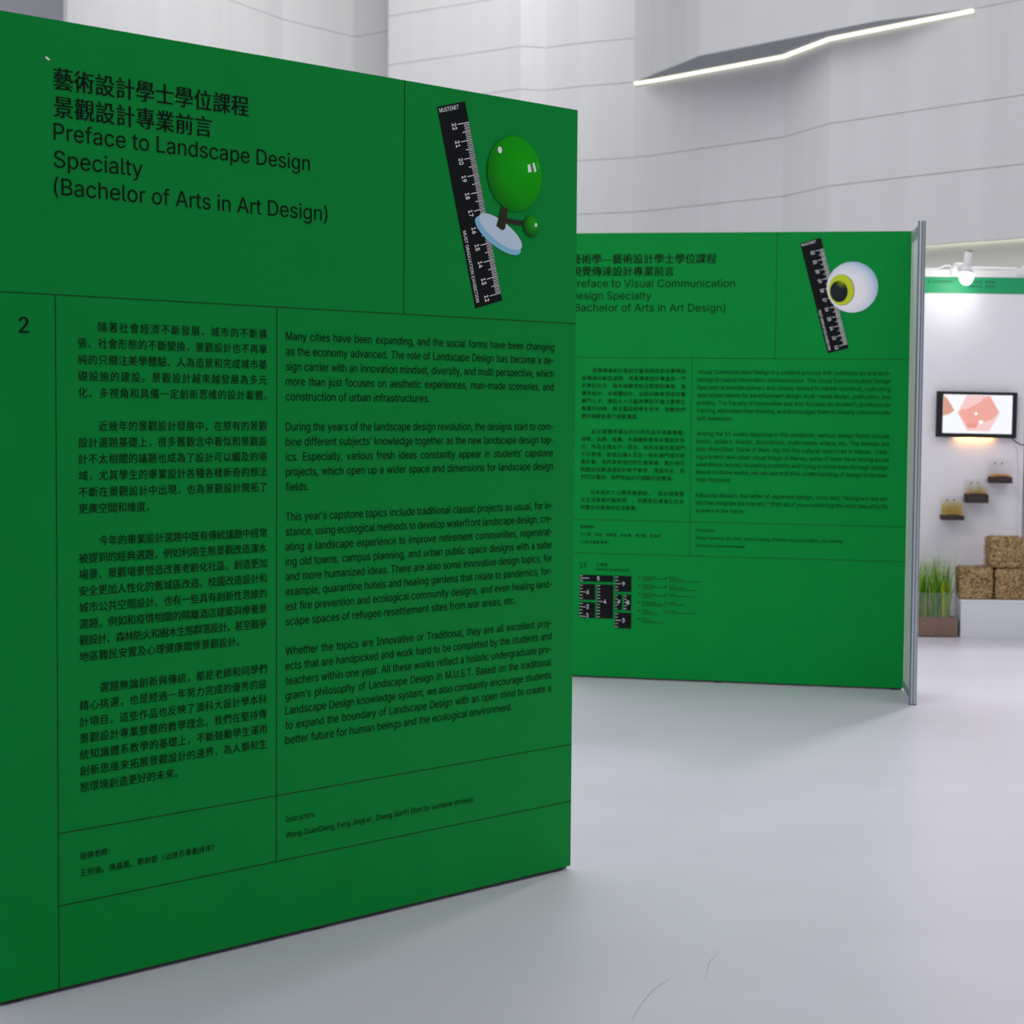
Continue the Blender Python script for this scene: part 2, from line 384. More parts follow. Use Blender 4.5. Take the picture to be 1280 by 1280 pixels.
# --- near panel
near = exhibition_panel((-.2177, 6.2691, 0), .8264, 'large near green panel headed Preface to Landscape Design Specialty')
rules(near, 2.081, 2.2712)
HX = -1.8895
text(near, 'heading_lettering|0', '藝術設計學士學位課程', HX, zof(.1472) - .37 * .0597, .0597, .5945, 'char', True)
text(near, 'heading_lettering|0', '景觀設計專業前言', HX, zof(.2175) - .37 * .0597, .0597, .4745, 'char', True)
text(near, 'heading_lettering|1', 'Preface to Landscape Design', HX, zof(.3012), .0424, 1.8895 - 1.0831)
text(near, 'heading_lettering|1', 'Specialty', HX, zof(.3700), .0424, 1.8895 - 1.6306)
text(near, 'heading_lettering|1', '(Bachelor of Arts in Art Design)', HX, zof(.4386), .0424, 1.8895 - 1.0200)
text(near, 'panel_number', '2', -1.9896, zof(.7922), .0395, .0262)
paras(near, 'chinese_lettering', zh, [
 ['隨著社會經濟不斷發展、城市的不斷擴', '張、社會形態的不斷變換，景觀設計也不再單', '純的只關注美學體驗、人為造景和完成城市基', '礎設施的建設。景觀設計越來越發展為多元', '化、多視角和具備一定創新思維的設計載體。'],
 ['近幾年的景觀設計發展中，在原有的景觀', '設計選題基礎上，很多舊觀念中看似和景觀設', '計不太相關的議題也成為了設計可以觸及的領', '域，尤其學生的畢業設計各種各樣新奇的想法', '不斷在景觀設計中出現，也為景觀設計開拓了', '更廣空間和維度。'],
 ['今年的畢業設計選題中既有傳統議題中經常', '被提到的經典選題，例如利用生態景觀改造濱水', '場景、景觀場景營造改善老齡化社區、創造更加', '安全更加人性化的舊城區改造、校園改造設計和', '城市公共空間設計。也有一些具有創新性思維的', '選題，例如和疫情相關的隔離酒店建築與療養景', '觀設計、森林防火和樹木生態群落設計，甚至戰爭', '地區難民安置及心理健康關懷景觀設計。'],
 ['選題無論創新與傳統，都是老師和同學們', '精心挑選，也是經過一年努力完成的優秀的設', '計項目。這些作品也反映了澳科大設計學本科', '景觀設計專業整體的教學理念。我們在堅持傳', '統知識體系教學的基礎上，不斷鼓勵學生運用', '創新思維來拓展景觀設計的邊界，為人類和生', '態環境創造更好的未來。']], .7690, .04287)
paras(near, 'english_lettering', en, [
 ['Many cities have been expanding, and the social forms have been changing', 'as the economy advanced. The role of Landscape Design has become a de-', 'sign carrier with an innovation mindset, diversity, and multi perspective, which', 'more than just focuses on aesthetic experiences, man-made sceneries, and', ('construction of urban infrastructures.', .6290)],
 ['During the years of the landscape design revolution, the designs start to com-', 'bine different subjects’ knowledge together as the new landscape design top-', 'ics. Especially, various fresh ideas constantly appear in students’ capstone', 'projects, which open up a wider space and dimensions for landscape design', ('fields.', 1.0850)],
 ['This year’s capstone topics include traditional classic projects as usual, for in-', 'stance, using ecological methods to develop waterfront landscape design, cre-', 'ating a landscape experience to improve retirement communities, regenerat-', 'ing old towns, campus planning, and urban public space designs with a safer', 'and more humanized ideas. There are also some innovative design topics, for', 'example, quarantine hotels and healing gardens that relate to pandemics, for-', 'est fire prevention and ecological community designs, and even healing land-', ('scape spaces of refugee resettlement sites from war areas, etc.', .2620)],
 ['Whether the topics are Innovative or Traditional, they are all excellent proj-', 'ects that are handpicked and work hard to be completed by the students and', 'teachers within one year. All these works reflect a holistic undergraduate pro-', 'gram’s philosophy of Landscape Design in M.U.S.T. Based on the traditional', 'Landscape Design knowledge system, we also constantly encourage students', 'to expand the boundary of Landscape Design with an open mind to create a', ('better future for human beings and the ecological environment.', .2740)]], .7837, .04271)
text(near, 'chinese_lettering|9', '指導老師：', -1.8245, zof(2.1510) - .37 * .0207, .0207, None, 'none', True)
text(near, 'chinese_lettering|9', '王冠強、馮晶磊、鄭創藝（以姓氏筆劃排序）', -1.8245, zof(2.1955) - .37 * .0207, .0207, .415, 'char', True)
text(near, 'english_lettering|9', 'Instructors:', -1.1643, zof(2.1625), .0165, .1058, 'fit')
text(near, 'english_lettering|9', 'Wang GuanQiang, Feng JingLei , Zheng JianYi (Sort by surname strokes)', -1.1643, zof(2.2085), .0165, .7241, 'fit')
ruler(near)
# printed picture of a round green tree on a pale disc
art = lambda n, pts, lay, m, c, par: poly(n, [(x - c[0], z - c[1]) for x, z in pts], 0, m, par, (c[0], -.0010 - lay * .0004, c[1]))
TRUNK = mat('print_trunk_ink', (38, 44, 22), .5, spec=.25)
DISC = mat('print_disc_ink', (206, 224, 240), .5, spec=.12); DISC_E = mat('print_disc_edge_ink', (140, 204, 232), .5, spec=.25)
c = (-.3425, zof(.4215)); pic = empty('printed_picture', (0, 0, 0)); pic.parent = near; pic['label'] = 'printed round green tree on a pale disc'
art('disc_edge', ell(c[0] - .008, c[1] - .010, .107, .036, math.radians(-25)), 2, DISC_E, c, pic)
art('disc_top', ell(c[0] + .002, c[1] + .003, .101, .034, math.radians(-25)), 3, DISC, c, pic)
art('trunk', [(-.335, zof(.330)), (-.305, zof(.325)), (-.322, zof(.408)), (-.334, zof(.414)), (-.360, zof(.402))], 4, TRUNK, (-.33, zof(.37)), pic)
art('branch', [(-.325, zof(.3745)), (-.235, zof(.377)), (-.235, zof(.392)), (-.325, zof(.391))], 5, TRUNK, (-.28, zof(.383)), pic)
TREE = ramp_mat('print_tree_ink', [(0, (10, 180, 6)), (.5, (8, 162, 6)), (.75, (5, 128, 10)), (1, (4, 60, 22))], (.045, 0, .035), .215)
art('tree_crown', ell(-.2818, zof(.2329), .1182, .1172, 0, 64), 6, TREE, (-.2818, zof(.2329)), pic)
BALL = ramp_mat('print_ball_ink', [(0, (24, 176, 24)), (.5, (12, 142, 20)), (1, (6, 66, 20))], (.012, 0, .012), .050)
art('small_ball', ell(-.2098, zof(.3914), .0342, .0335), 7, BALL, (-.2098, zof(.3914)), pic)
HL = mat('print_highlight_ink', (248, 252, 253), .5, spec=.25); HL2 = mat('print_soft_highlight_ink', (120, 196, 130), .5, spec=.25)
art('highlight', ell(-.3484, zof(.1651), .0085, .0105, .3, 20), 8, HL, (-.3484, zof(.1651)), pic)
art('highlight', [(-.2285, zof(.200)), (-.2170, zof(.196)), (-.2100, zof(.220)), (-.2250, zof(.223))], 8, HL, (-.2195, zof(.21)), pic)
art('highlight', [(-.2070, zof(.192)), (-.1985, zof(.190)), (-.1890, zof(.216)), (-.1980, zof(.220))], 8, HL, (-.1975, zof(.205)), pic)
art('highlight', [(-.1885, zof(.190)), (-.1850, zof(.191)), (-.1800, zof(.206)), (-.1815, zof(.212))], 8, HL2, (-.185, zof(.2)), pic)
art('highlight', ell(-.1890, zof(.3860), .0050, .0065, 0, 16), 8, HL, (-.1890, zof(.386)), pic)
# small scuffs in the print
for k, (u, v, a, b) in enumerate(((1.906, .100, .0075, .0028), (1.6, .14, .003, .002), (1.53, .155, .002, .002))):
    art('scuff', ell(-u, zof(v), a, b, -.5, 10), 1, WHITE_INK if k == 0 else HL2, (-u, zof(v)), near)

# --- far panel
far = exhibition_panel((1.4523, 10.3743, 0), -.1977, 'far green panel headed Preface to Visual Communication Design Specialty')
rules(far, 1.6026, 1.7928)
text(far, 'heading_lettering|0', '藝術學—藝術設計學士學位課程', HX, zof(.1440) - .37 * .0590, .0590, 1.8895 - 1.068, 'char', True)
text(far, 'heading_lettering|0', '視覺傳達設計專業前言', HX, zof(.2130) - .37 * .0590, .0590, 1.8895 - 1.3044, 'char', True)
text(far, 'heading_lettering|1', 'Preface to Visual Communication', HX, zof(.3003), .0424, 1.8895 - .9624)
text(far, 'heading_lettering|1', 'Design Specialty', HX, zof(.3685), .0424, 1.8895 - 1.4316)
text(far, 'heading_lettering|1', '(Bachelor of Arts in Art Design)', HX, zof(.4350), .0424, 1.8895 - 1.0140)
paras(far, 'chinese_lettering', zh, [
 ['視覺傳達設計是結合藝術與技術來實現信', '息傳達的創造過程。視覺傳達設計專業是一門', '多學科交叉、與市場需求結合緊密的專業，為', '廣告設計、多媒體設計、出版印刷等領域培養', '專門人才。澳科大人文藝術學院不僅注重學生', '專業的訓練，更注重啟發學生思考，鼓勵他們', '更好與觀者進行視覺溝通。'],
 ['此次展覽所展出的59件作品中涵蓋書籍、', '海報、品牌、插畫、多媒體影像等多種設計形', '式，作品主題也不一而足，有的深度挖掘澳門', '文化資源，創造出讓人耳目一新的澳門城市視', '覺形象，有的具有強烈的社會意識，勇於揭示', '問題並試圖通過設計給予解答。通過作品，我', '們可以看到，他們對設計的理解日益豐滿。'],
 ['日本設計之父勝見勝曾說，“設計師是整', '合生活風景的藝術家”。祝願各位畢業生在未', '來整合出更美的生活風景。']], .7646, .0427)
paras(far, 'english_lettering', en, [
 ['Visual Communication Design is a creative process that combines art and tech-', 'nology to realize information communication. The Visual Communication Design', 'Specialty is interdisciplinary and closely related to market demands, cultivating', 'specialized talents for advertisement design, multi-media design, publication, and', 'printing. The Faculty of Humanities and Arts focuses on student’s professional', 'training, stimulates their thinking, and encourages them to visually communicate', ('with audiences.', .965)],
 ['Among the 59 works displayed in this exhibition, various design forms include', 'books, posters, brands, illustrations, multi-media videos, etc. The themes are', 'also diversified. Some of them dig into the cultural resources in Macau, creat-', 'ing a brand-new urban visual image of Macau, some of them have strong social', 'awareness, bravely revealing problems and trying to solve them through design.', 'Based on those works, we can see that their understanding of design is increas-', ('ingly improved.', .970)],
 ['Katsumie Masaru, the father of Japanese design, once said, “designers are art-', 'ists that integrate life scenery.” Wish all of you could integrate more beautiful life', ('scenery in the future.', .890)]], .7795, .0427)
for q, (s, wd) in enumerate((('指導老師：', None), ('王小楓、吳臻、李昊強、余家儀、黃光輝、焦海萍', .463), ('（以姓氏筆劃排序）', .168))):
    text(far, 'chinese_lettering|9', s, -1.8245, zof(1.6430 + q * .0435) - .37 * .0200, .0200, wd, 'char' if wd else 'none', True)
for q, (s, wd) in enumerate((('Instructors:', .1058), ('Wang XiaoFeng, Wu Zhen, Lei Hao Keong, U Ka Ee, Huang GuangHui, Jiao HaiPing', .8141), ('(Sorted by surname strokes)', .2725))):
    text(far, 'english_lettering|9', s, -1.1600, zof(1.6555 + q * .0428), .0165, wd, 'fit')
ruler(far)
eye = empty('printed_picture', (0, 0, 0)); eye.parent = far; eye['label'] = 'printed white eyeball with lime green iris'
EYE = ramp_mat('print_eyeball_ink', [(0, (252, 248, 250)), (.52, (246, 244, 249)), (.80, (216, 226, 240)), (1, (150, 186, 216))], (-.025, 0, -.02), .170)
art('eyeball', ell(-.3160, zof(.3012), .1395, .1378, 0, 64), 2, EYE, (-.3160, zof(.3012)), eye)
art('iris_rim', ell(-.3745, zof(.3168), .0700, .0850, .12, 48), 3, mat('print_iris_rim_ink', (62, 92, 10), .5), (-.3745, zof(.3168)), eye)
art('iris', ell(-.3765, zof(.3165), .0680, .0835, .12, 48), 4, mat('print_iris_ink', (198, 214, 14), .5), (-.3765, zof(.3165)), eye)
PUP = ramp_mat('print_pupil_ink', [(0, (170, 186, 20)), (.16, (110, 124, 24)), (.36, (34, 44, 44)), (1, (28, 38, 44))], (.016, 0, .054), .10)
art('pupil', ell(-.3890, zof(.3250), .0480, .0585, .12, 48), 5, PUP, (-.3890, zof(.3250)), eye)
# floor plan printed at the foot of the far panel
text(far, 'plan_lettering|0', '1F', -1.8245, zof(1.8770), .0300, .0430, 'fit')
text(far, 'plan_lettering|1', '大禮堂', -1.7290, zof(1.8640), .0220, .0660, 'char', True)
text(far, 'plan_lettering|1', 'Grand Auditorium', -1.7290, zof(1.8890), .0150, .1920, 'fit')
plan = empty('printed_floor_plan', (0, 0, 0)); plan.parent = far; plan['label'] = 'printed black hall plan with numbered areas'
rooms = [(1.8244, 1.9150, 1.6290, 1.9535, [('5', .5, .5)], 3), (1.8240, 1.9670, 1.7325, 2.0575, [('6', .52, .5)], 5), (1.8240, 2.0700, 1.7320, 2.1600, [('2', .52, .27), ('1', .52, .82)], 5),
 (1.7230, 1.9670, 1.6285, 2.1600, [('4', .50, .5)], 11), (1.6195, 1.9150, 1.5255, 2.0060, [('9', .52, .5)], 5), (1.6190, 2.0200, 1.5775, 2.1100, [('7', .55, .5)], 5), (1.5670, 2.0200, 1.5252, 2.1105, [('8', .55, .5)], 5), (1.6180, 2.1230, 1.5235, 2.2130, [('3', .52, .5)], 5)]
for q, (u0, v0, u1, v1, nums, nt) in enumerate(rooms):
    poly('plan_area', [(-u0, zof(v1)), (-u1, zof(v1)), (-u1, zof(v0)), (-u0, zof(v0))], -.0010, RULER, plan)
    vs, fs = [], []
    for i in range(nt):
        v = v0 + (i + .5) / nt * (v1 - v0); big = (i == nt // 2) if len(nums) == 1 else (i in (1, 4))
        L = (.055 if nt == 3 else .033) if big else .016
        if u0 - u1 < .05: L *= .8
        k = len(vs); vs += [(-u0 + .002, -.0014, zof(v + .0011)), (-u0 + .002 + L, -.0014, zof(v + .0011)), (-u0 + .002 + L, -.0014, zof(v - .0011)), (-u0 + .002, -.0014, zof(v - .0011))]; fs.append((k, k + 1, k + 2, k + 3))
    me = bpy.data.meshes.new('plan_ticks'); me.from_pydata(vs, [], fs); obj('plan_ticks', me, WHITE_INK, plan)['kind'] = 'stuff'
    for s, a, b in nums:
        text(plan, 'plan_number|%d%s' % (q, s), s, -u0 + a * (u0 - u1) + (.01 if nt == 3 else 0), zof(v0 + b * (v1 - v0)), .022, None, 'none', m=WHITE_INK, centre=True)
# legend: blocks of very small print, too small to read
vs, fs = [], []
def bar(u, v, wd, h=.0042):
    k = len(vs); vs.extend([(-u, -.0012, zof(v + h)), (-u + wd, -.0012, zof(v + h)), (-u + wd, -.0012, zof(v)), (-u, -.0012, zof(v))]); fs.append((k, k + 1, k + 2, k + 3))
rl = random.Random(3)
for u, v0, rows in ((1.463, 1.9150, ((.078, .135, .060), (.078, .135, .060), (.078, .135, .060), (.078, .120, .135), (.036, .060, .090), (.036, .060, .125))), (1.310, 1.9150, ((.038, .080, .185), (.030, .090, .160), (.032, .150), (.038, .085), (.038, .150)))):
    for q, rw in enumerate(rows):
        bar(u + .022, v0 + q * .0470, .008, .012)
        for z, L in enumerate(rw):
            x = 0
            while x < L:
                k = rl.uniform(.008, .02); bar(u - x, v0 + q * .0470 + z * .0105, min(k, L - x)); x += k + .003
me = bpy.data.meshes.new('plan_legend'); me.from_pydata(vs, [], fs); obj('plan_legend', me, LINE, far)['kind'] = 'stuff'
flush_text()

# --- stabilising side wing of the far panel (towards the camera), in the panel's own axes
inv = Matrix.Translation((1.4523, 10.3743, 0)) @ Matrix.Rotation(-.1977, 4, 'Z'); inv = inv.inverted()
A = inv @ Vector((1.4600, 10.372, 0)); B = inv @ Vector((1.4345, 9.885, 0))
wd = (B - A).normalized(); wn = Vector((wd.y, -wd.x, 0)); wing_rot = math.atan2(wd.y, wd.x); wing_len = (B - A).length
def wing_box(name, s0, s1, t0, t1, z0, z1, m, parent=far):
    o = box(name, (s0, t0, z0), (s1, t1, z1), m, parent); o.location = (A.x, A.y, 0); o.rotation_euler = (0, 0, wing_rot); return o
wing_box('side_infill', 0, wing_len - .018, -.006, .006, .06, 2.44, BOARD)
for z0, z1 in ((2.44, 2.495), (.02, .06)):
    wing_box('side_beam', 0, wing_len - .018, -.013, .013, z0, z1, ALU)
for z0, z1 in ((2.452, 2.484), (.03, .05)):
    for t in (-.0138, .0130): wing_box('beam_slot', .30, .40, t, t + .0008, z0, z1, ALU_D)
def octa_post(name, cx, cy, z0, z1, r, parent, rz=0):
    """system post: eight lobes with grooves between"""
    bm = bmesh.new(); pr = []
    for i in range(8):
        a = rz + i * math.pi / 4
        for da, rr in ((-.27, 1.0), (.27, 1.0), (.31, .72), (math.pi / 4 - .31, .72)): pr.append((cx + r * rr * math.cos(a + da), cy + r * rr * math.sin(a + da)))
    lo = [bm.verts.new((x, y, z0)) for x, y in pr]; hi = [bm.verts.new((x, y, z1)) for x, y in pr]; n = len(pr)
    for i in range(n):
        f = bm.faces.new((lo[i], lo[(i + 1) % n], hi[(i + 1) % n], hi[i])); f.material_index = 1 if i % 4 else 0
    bm.faces.new(hi); bm.faces.new(lo[::-1]); bmesh.ops.recalc_face_normals(bm, faces=bm.faces)
    return from_bm(bm, name, [ALU, ALU_D], parent)
octa_post('side_post', B.x, B.y, .004, 2.507, .0205, far, wing_rot + math.pi / 8)
bm = bmesh.new(); add_box(bm, (B.x - .02, B.y - .02, 0), (B.x + .02, B.y + .02, .004)); from_bm(bm, 'levelling_foot', BLACK, far)

# ------------------------------------------------------------------ booth behind
YW = 13.35
booth = tag(empty('booth_wall', (1.2, YW, 0)), 'white partition wall of the booth with a green header strip', 'partition wall')
P = lambda x, y, z: (x - 1.2, y - YW, z)
for x0, x1 in ((1.22, 1.70), (1.70, 2.685), (2.705, 3.60)):
    box('wall_sheet', P(x0, YW, .02), P(x1, YW + .02, 2.46), BOOTH, booth)
box('top_rail', P(1.22, YW - .012, 2.46), P(3.6, YW + .03, 2.51), mat('white_rail', (236, 236, 234), .45), booth)
box('header_strip', P(1.22, YW - .006, 2.347), P(3.6, YW - .0005, 2.459), TEAL, booth)
for x in (1.21, 2.695, 3.6): octa_post('wall_post', x - 1.2, .01, 0, 2.51, .02, booth)
vs, fs = [], []
for x0, z, n in ((2.272, 2.418, 4), (2.385, 2.418, 3), (2.272, 2.386, 4), (2.385, 2.386, 3), (1.985, 2.418, 1), (2.02, 2.418, 6)):
    for i in range(n):
        x = x0 + i * .024 - 1.2
        for (a, b, c_, d) in ((0, .004, .018, .006), (0, .011, .018, .0135), (.003, 0, .006, .018), (.012, 0, .015, .018)):
            k = len(vs); vs += [(x + a, -.0068, z + b), (x + c_, -.0068, z + b), (x + c_, -.0068, z + d), (x + a, -.0068, z + d)]; fs.append((k, k + 1, k + 2, k + 3))
me = bpy.data.meshes.new('header_lettering'); me.from_pydata(vs, [], fs); obj('header_lettering', me, mat('header_ink', (10, 70, 50), .6), booth)['kind'] = 'stuff'

pl = tag(empty('platform', (2.9, 13.08, 0)), 'low white platform carrying the straw bales', 'platform')
box('platform_top', (-.725, -.23, .235), (.8, .255, .255), PLAT, pl, .002)
box('platform_front', (-.72, -.225, 0), (.795, .25, .235), PLAT, pl)

# television
tv = tag(empty('television', (2.335, YW, 1.344)), 'black framed television showing a pink hexagon, hung on white wall', 'television')
tv.rotation_euler = (0, .008, 0)
box('casing', (-.282, -.055, 0), (.282, -.028, .320), BLACK, tv, .006)
box('wall_bracket', (-.08, -.028, .10), (.08, 0, .22), BLACK, tv)
SCR = mat('lit_screen', (240, 242, 250), .3, emit=1.05)
scr = box('screen', (-.236, -.0565, .030), (.246, -.0545, .298), SCR, tv)
scr['label'] = 'lit screen with a pink hexagon on white'
PINK = ramp_mat('screen_pink', [(0, (222, 84, 84)), (.45, (236, 122, 112)), (1, (246, 172, 160))], (-.02, 0, -.04), .17, emit=.95)
PALE = mat('screen_pale_pink', (250, 206, 204), .3, emit=.95); PEACH = mat('screen_peach', (244, 176, 150), .3, emit=.75); SPARK = mat('screen_white', (255, 255, 255), .3, emit=1.0)
sx = lambda a, b: (-.236 + (a - 317) / (902 - 317) * .482, .298 - (b - 155) / (488 - 155) * .268)
scr_p = lambda n, pts, y, m: poly(n, [sx(*p) for p in pts], -.0565 - y, m, scr)
scr_p('picture_shape', [(515, 160), (712, 160), (798, 305), (712, 466), (525, 466), (440, 310)], .0004, PALE)
scr_p('picture_shape', [(500, 250), (640, 185), (712, 165), (790, 305), (735, 365), (620, 400), (600, 440), (530, 440), (450, 310)], .0008, PINK)
scr_p('picture_shape', [(470, 270), (520, 190), (640, 170), (650, 200), (590, 240), (500, 285)], .0012, PALE)
scr_p('picture_shape', [(318, 160), (350, 190), (390, 250), (412, 295), (370, 325), (318, 340)], .0004, PEACH)
scr_p('picture_shape', [sx and (585, 305), (608, 305), (608, 330), (585, 330)], .0016, SPARK)
scr_p('picture_shape', [(620, 380), (655, 372), (660, 400), (625, 408)], .0016, SPARK)
bar_o = box('warm_light_bar', (-.13, -.027, .006), (.12, -.014, .014), mat('warm_light', (255, 186, 105), .5, emit=26), tv)
def cable(name, pts, r, m, label):
    o = Vector(pts[0]); t = tube(name, [Vector(p) - o for p in pts], r, m); t.location = o; return tag(t, label, 'cable')
def smooth_path(pts, n=6):
    P_ = [Vector(p) for p in pts]; out = []
    for i in range(len(P_) - 1):
        p0, p1, p2, p3 = P_[max(i - 1, 0)], P_[i], P_[i + 1], P_[min(i + 2, len(P_) - 1)]
        for k in range(n):
            t = k / n; out.append(.5 * ((2 * p1) + (p2 - p0) * t + (2 * p0 - 5 * p1 + 4 * p2 - p3) * t * t + (3 * p1 - p0 - 3 * p2 + p3) * t ** 3))
    return out + [P_[-1]]
cable('cable', smooth_path([(2.59, YW - .025, 1.343), (2.625, YW - .02, 1.315), (2.665, YW - .03, 1.298), (2.72, YW - .02, 1.31)]), .004, BLACK, 'black cable leaving the lower right corner of the television')
cable('cable', smooth_path([(2.575, YW - .03, 1.343), (2.615, YW - .012, 1.30), (2.635, YW - .012, 1.22), (2.645, YW - .024, 1.05), (2.65, YW - .03, .80), (2.64, YW - .012, .50)]), .004, mat('white_cable', (236, 226, 222), .5), 'white cable hanging down the wall beside the acrylic boxes')

# acrylic boxes with sprouting grass
def strand_mesh(n, area_fn, hmin, hmax, width, lean, mats, rnd, segs=3, xmax=9):
    bm = bmesh.new()
    for i in range(n):
        x, y, z = area_fn(rnd); h = rnd.uniform(hmin, hmax); a = rnd.uniform(0, 6.283); l = rnd.uniform(0, lean) * h
        pa = rnd.uniform(0, 6.283); px, py = math.cos(pa), math.sin(pa); prev = None; mi = rnd.randrange(mats)
        for k in range(segs + 1):
            t = k / segs; cx = min(xmax, x + math.cos(a) * l * t * t); cy = y + math.sin(a) * l * t * t; cz = z + h * (t - .15 * t * t * (l / h)); wv = width * (1 - t * .9) / 2
            q = (bm.verts.new((cx - px * wv, cy - py * wv, cz)), bm.verts.new((cx + px * wv, cy + py * wv, cz)))
            if prev:
                f = bm.faces.new((prev[0], prev[1], q[1], q[0])); f.material_index = mi
            prev = q
    return bm
Y1 = mat('straw_yellow_sprout', (226, 188, 72), .7); Y2 = mat('olive_sprout', (186, 178, 74), .7); Y3 = mat('orange_sprout', (244, 164, 66), .7)
SCREW = mat('steel_screw', (96, 96, 96), .4, metal=.7)
def acrylic_box(x, z, soil, sprouts, label, seed):
    r = tag(empty('acrylic_box', (x, YW, z)), label, 'planter box', 'clear acrylic boxes on the booth wall')
    s, d, h, t = .0785, .150, .168, .004
    bm = bmesh.new()
    for a, b in (((-s, -d, 0), (s, 0, t)), ((-s, -d, t), (-s + t, 0, h)), ((s - t, -d, t), (s, 0, h)), ((-s + t, -d, t), (s - t, -d + t, h)), ((-s + t, -t, t), (s - t, 0, h))): add_box(bm, a, b)
    bmesh.ops.recalc_face_normals(bm, faces=bm.faces); from_bm(bm, 'acrylic_case', ACR, r)
    bm = bmesh.new(); add_box(bm, (-s + t + .001, -d + t + .001, t), (s - t - .001, -t - .001, t + soil))
    bmesh.ops.recalc_face_normals(bm, faces=bm.faces); bmesh.ops.subdivide_edges(bm, edges=bm.edges, cuts=5, use_grid_fill=True)
    for v in bm.verts:
        if v.co.z > t + soil - .001: v.co.z += .004 * noise.noise(Vector((v.co.x * 40, v.co.y * 40, seed))) - .010 * (v.co.x / s) ** 2 + .004
    from_bm(bm, 'soil', SOIL_D, r)
    rnd = random.Random(seed)
    for n, h0, h1, mm in sprouts:
        b = strand_mesh(n, lambda q: (q.uniform(-s + .012, s - .012), q.uniform(-d + .012, -.012), t + soil - .006), h0, h1, .0035, .35, len(mm), rnd)
        tag(from_bm(b, 'sprouts', mm, r), kind='stuff')
    for q in (-.024, .024): tube('screw', [(q, -.0046, h - .03), (q, -.0075, h - .03)], .006, SCREW, r, 10)
    return r
acrylic_box(2.1760, .768, .034, [(420, .04, .125, [Y1, Y2, Y1]), (200, .015, .05, [Y1])], 'lowest acrylic box on the booth wall, full of yellow grass', 1)
acrylic_box(2.3415, .889, .064, [(120, .03, .085, [Y2, Y2, Y1]), (380, .008, .022, [Y3, Y1])], 'middle acrylic box on the booth wall, deep dark soil and sparse sprouts', 2)
acrylic_box(2.5045, 1.028, .046, [(480, .010, .030, [Y3, Y1, Y3])], 'highest acrylic box just below the television, short orange sprouts', 3)

# planter with tall grass
pt = tag(empty('grass_planter', (2.010, 12.99, 0)), 'clear acrylic planter of tall green grass standing on the floor', 'planter')
s, d, h, t = .155, .150, .300, .006
bm = bmesh.new()
for a, b in (((-s, -d, 0), (s, d, t)), ((-s, -d, t), (-s + t, d, h)), ((s - t, -d, t), (s, d, h)), ((-s + t, -d, t), (s - t, -d + t, h)), ((-s + t, d - t, t), (s - t, d, h))): add_box(bm, a, b)
bmesh.ops.recalc_face_normals(bm, faces=bm.faces); from_bm(bm, 'acrylic_case', clear_mat('planter_acrylic', (205, 208, 206), .93), pt)
bm = bmesh.new(); add_box(bm, (-s + t + .001, -d + t + .001, t), (s - t - .001, d - t - .001, .122))
bmesh.ops.subdivide_edges(bm, edges=bm.edges, cuts=7, use_grid_fill=True); bmesh.ops.recalc_face_normals(bm, faces=bm.faces)
for v in bm.verts:
    if v.co.z > .121: v.co.z += .006 * noise.noise(v.co * 30)
from_bm(bm, 'soil', SOIL_B, pt)
G1 = mat('grass_green', (116, 186, 40), .6, spec=.2); G2 = mat('grass_yellow_green', (186, 214, 36), .6, spec=.2); G3 = mat('grass_deep_green', (70, 140, 34), .6, spec=.2)
rnd = random.Random(11)
clumps = [(-.11, -.02), (-.05, .03), (.00, -.03), (.05, .02), (.09, -.02), (.02, .07), (-.08, .08)]
def spot(q):
    cx, cy = q.choice(clumps); return (cx + q.gauss(0, .014), cy + q.gauss(0, .014), .115)
tag(from_bm(strand_mesh(520, spot, .20, .44, .0090, .30, 3, rnd, 5, .153), 'grass', [G1, G2, G3], pt), kind='stuff')
tag(from_bm(strand_mesh(26, spot, .42, .58, .0060, .22, 2, rnd, 5, .153), 'tall_grass', [G1, G3], pt), kind='stuff')

